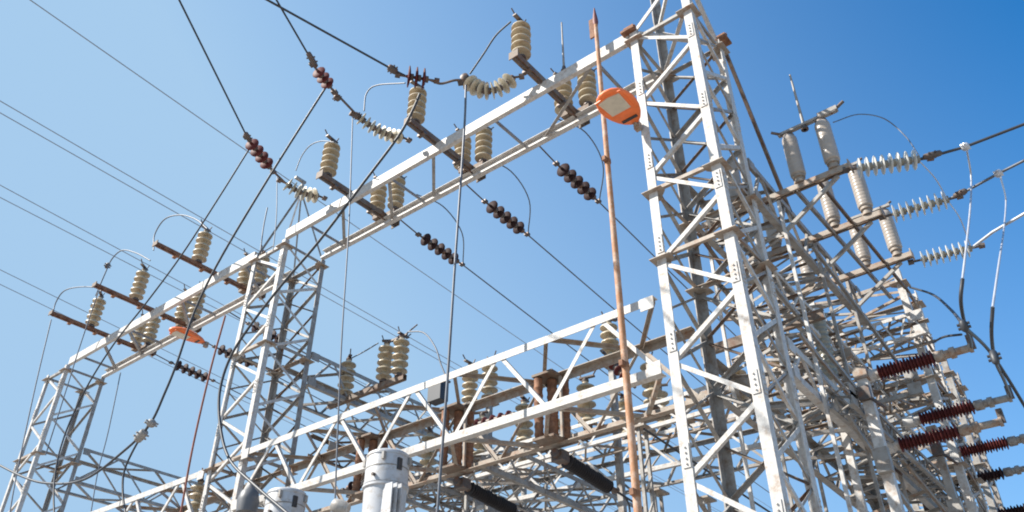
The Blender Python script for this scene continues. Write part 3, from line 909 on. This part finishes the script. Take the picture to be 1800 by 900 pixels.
px('thin wire from the single cream post to the pair of cream posts', [(617, 630), (640, 618), (665, 603)], 14.0, .018, 'wire', 'jumper_wire')
for k, (a, v, lab) in enumerate((((825, 712), 16, 'cream post half hidden behind the lower truss, left of the rusty tubes'), ((860, 708), 16, 'cream post half hidden behind the lower truss, second from the left'),
                                 ((1075, 640), 16, 'cream post seen behind the rusty pole above the lower truss'))):
    b = X(*a, v)
    clone(first_post, tuple(b), lab, 'cream posts behind the lower truss', k * 1.3)
    S_ = Thing('post_stand', f'thin steel stand under the {lab}'[:95], 'stand', (b[0], b[1], 0))
    S_.o['label'] = ['steel stand carrying the half hidden cream post left of the rusty tubes', 'steel stand carrying the second half hidden cream post', 'steel stand carrying the cream post behind the rusty pole'][k]
    S_.part('column', Geo().box((b[0], b[1], b[2] / 2 - .03), .07, .07, b[2] / 2 - .03), 'steel')
    S_.part('top_plate', Geo().box((b[0], b[1], b[2] - .03), .2, .2, .025), 'tan')

# ------------------------------------------------------------------ more gear seen through the lower truss and on the right
for a, b, v, n, m, lab in (((835, 748), (905, 729), 15.0, 5, 'maroon', 'small maroon disc string lying behind the lower truss between the rusty tube banks'),
                           ((1068, 628), (1104, 668), 15.0, 4, 'maroon', 'small maroon disc string behind the rusty pole and the lower truss'),
                           ((655, 842), (612, 858), 15.0, 4, 'dark', 'small dark disc string behind the transformer drum at the bottom')):
    string(lab, X(*a, v), X(*b, v), n, .15, m)
c = X(770, 690, 12.7)
T = Thing('control_box', 'black control box hanging behind the upper chord of the lower truss', 'box', c)
T.part('body', Geo().box(c, .14, .2, .24), 'cable')
T.part('lid', Geo().box(c + V(0, 0, .265), .17, .23, .02), 'fit')
T.part('hanger', Geo().box(c + V(0, .26, 0), .03, .03, .3), 'tan')
# instrument transformer with a white round cap, right of the near tower
c = at(1434, 552, 'x', 15.2)
T = Thing('instrument_transformer', 'drab ribbed transformer column with a round white cap, right of the near tower', 'transformer', (c[0], c[1], 0))
z0 = c[2] - 1.5
T.part('cap', Geo().lathe([(0, .12), (.04, .17), (.18, .17), (.26, .12), (.29, .05)], (c[0], c[1], z0 + 1.32), (0, 0, 1), 20), 'glass')
pr = []
for k in range(12):
    pr += [(k * .11, .13), (k * .11 + .03, .155), (k * .11 + .05, .155), (k * .11 + .1, .13)]
T.part('ribbed_column', Geo().lathe(pr, (c[0], c[1], z0), (0, 0, 1), 20), 'green')
T.part('pedestal', Geo().box((c[0], c[1], z0 / 2), .06, .06, z0 / 2), 'white')
# double brown channel running across, seen through the right legs of the near tower
for lab, x, ya_, yb_, z in (('dark brown channel crossing behind the near tower at the height of its middle plates', 14.3, 3.8, 6.4, 9.6),
                            ('tan channel crossing behind the near tower just under the dark one', 15.6, 3.8, 7.5, 9.3)):
    single('crossbeam', chan(V(x, ya_, z), V(x, yb_, z), V(-1, 0, 0), .2, .1), 'brown' if x < 15 else 'tan', lab, 'crossbeam', None, (x, ya_, z))
# posts along the brown beam at the back
for k, y in enumerate((6.3, 7.4, 9.6, 10.7, 12.9, 14.0)):
    x = 17.8 + .8 * (17.1 - y) / 11.7
    clone(first_post, (x + .1, y, 10.02), f'cream post insulator on the brown rear beam, {ORD[k]} one from the right', 'cream posts on the brown rear beam', k)
# small gear at the bottom left
b = X(432, 905, 10.6)
T = Thing('cable_termination', 'dark grey cable termination drum at the bottom, left of the transformer drums', 'termination', (b[0], b[1], 0))
T.part('drum', Geo().lathe([(0, .1), (.05, .22), (.3, .25), (.5, .2), (.6, .1), (.7, .06)], b, (0, 0, 1), 18), 'darkgrey')
T.part('stand', Geo().box((b[0], b[1], b[2] / 2), .08, .08, b[2] / 2), 'steel')
b = X(335, 930, 11.3)
clone(first_post, tuple(b), 'cream post insulator at the bottom edge, beside the foot of the red rod', 'cream posts behind the lower truss', 1)
T = Thing('post_stand', 'steel stand of the cream post at the bottom edge', 'stand', (b[0], b[1], 0))
T.part('column', Geo().box((b[0], b[1], b[2] / 2 - .03), .07, .07, b[2] / 2 - .03), 'steel')
T.part('top_plate', Geo().box((b[0], b[1], b[2] - .03), .2, .2, .025), 'tan')
# slim lattice frames that carry the arrester arms, and finer bracing on the right
for i, x in enumerate(AX):
    T = Thing('lattice_support', f'slim lattice frame under the {ORD[i]} arrester arm, between upper and lower beams', 'frame', (x, 4.7, 7.4))
    for y in (3.9, 5.5):
        T.part('upright', angle_bar((x, y, 0.05), (x, y, 11.9), V(0, -1, 0), .06, .01), 'steel' if i else 'white')
    for k in range(9):
        za, zb = 7.9 + k * .45, 7.9 + (k + 1) * .45
        ya_, yb_ = (3.95, 5.45) if k % 2 else (5.45, 3.95)
        T.part('diagonal_brace', angle_bar((x - .02, ya_, za), (x - .02, yb_, zb), V(-1, 0, 0), .05, .008), 'tan' if k % 3 == 0 else 'steel')
        if k % 2 == 0:
            T.part('rung', angle_bar((x + .02, 3.93, za), (x + .02, 5.47, za), V(1, 0, 0), .045, .008), 'brown')
box_beam('thin brown lattice beam halfway between the upper and lower beams on the right', (12.5, 4.15, 9.55), (23.3, 4.15, 9.35), V(0, 1, 0), 1.1, .6, 9, .075, .04, 'white', rear='steel', web_rear='tan')
box_beam('short thin lattice beam crossing in front of the weathered tower', (16.55, 5.9, 8.5), (16.55, 2.9, 8.5), V(1, 0, 0), .7, .55, 5, .08, .04, 'steel', rear='tan')
box_beam('second short thin lattice beam crossing in front of the weathered tower, farther right', (18.0, 5.9, 10.4), (18.0, 2.7, 10.4), V(1, 0, 0), .6, .6, 5, .08, .04, 'white', rear='tan')
box_beam('narrow grey lattice beam along the foot of the maroon switch insulators', (13.4, 3.45, 7.3), (23.0, 3.45, 7.3), V(0, 1, 0), .4, .4, 14, .07, .035, 'steel', rear='steel')
for k, (p, q, m) in enumerate((((12.6, 4.1, 9.6), (18.6, 3.6, 7.4), 'steel'), ((13.0, 3.9, 8.6), (20.5, 3.4, 6.2), 'tan'), ((12.6, 5.3, 11.2), (18.6, 4.9, 8.4), 'brown'),
                               ((14.5, 3.7, 11.2), (20.0, 3.2, 8.8), 'steel'), ((13.6, 3.6, 7.2), (17.6, 3.3, 4.8), 'steel'))):
    single('sloping_strut', angle_bar(V(*p), V(*q), V(0, -1, 0), .085, .012), m,
           f"slender {dict(steel='grey', tan='tan', brown='brown')[m]} strut sloping down to the right beside the near tower, {ORD[k]} of five", 'strut', 'sloping struts right of the near tower', p)
box_beam('thin grey lattice beam running back behind the left transformer drum', (12.6, 14.2, 7.9), (24, 14.2, 7.9), V(0, 1, 0), .9, .7, 9, .09, .045, 'steel', rear='steel')
box_beam('thin pale lattice beam lying crosswise behind the lower truss and rusty tubes', (15.0, 17.0, 8.6), (15.0, 6.2, 8.6), V(1, 0, 0), .8, .6, 9, .085, .045, 'white', rear='tan')
box_beam('thin brownish lattice beam running back under the single cream post', (12.6, 16.0, 9.3), (23, 16.0, 9.3), V(0, 1, 0), .8, .6, 9, .085, .045, 'tan', rear='brown')
box_beam('thin grey lattice beam running back low behind the far span of the lower truss', (12.6, 23.0, 8.2), (24, 23.0, 8.2), V(0, 1, 0), 1.0, .8, 8, .09, .045, 'steel', rear='steel')
for k, y in enumerate((8.2, 10.0, 11.9, 13.3, 15.2)):
    clone(first_post, (15.4, y, 9.22), f'cream post insulator on the thin pale crosswise beam, {ORD[k]} one from the right', 'cream posts on the pale crosswise beam', k * 1.7)
# vertical ladder posts beyond the lower truss
for k, (x, y, zt) in enumerate(((15.0, 8.3, 8.6), (16.4, 8.0, 9.2), (17.8, 9.6, 8.2), (19.6, 9.2, 8.4), (15.4, 13.6, 8.4), (18.2, 14.2, 8.4))):
    T = Thing('ladder_post', f'slim ladder-like steel post beyond the lower truss, {ORD[k]} one counted from the nearest', 'post', (x, y, 0), 'ladder posts beyond the lower truss')
    for dx in (-.16, .16):
        T.part('rail', angle_bar((x + dx, y, 0.02), (x + dx, y, zt), V(0, -1, 0), .07, .01), 'white' if k % 2 else 'steel')
    for j in range(9):
        z = 4.2 + j * .5
        if z < zt - .5:
            T.part('rung', angle_bar((x - .14, y - .02, z), (x + .14, y - .02, z + .4), V(0, -1, 0), .04, .008), 'steel')
    T.part('head_plate', Geo().box((x, y, zt + .03), .26, .16, .025), 'tan')
S.cycles.filter_width = 1.9
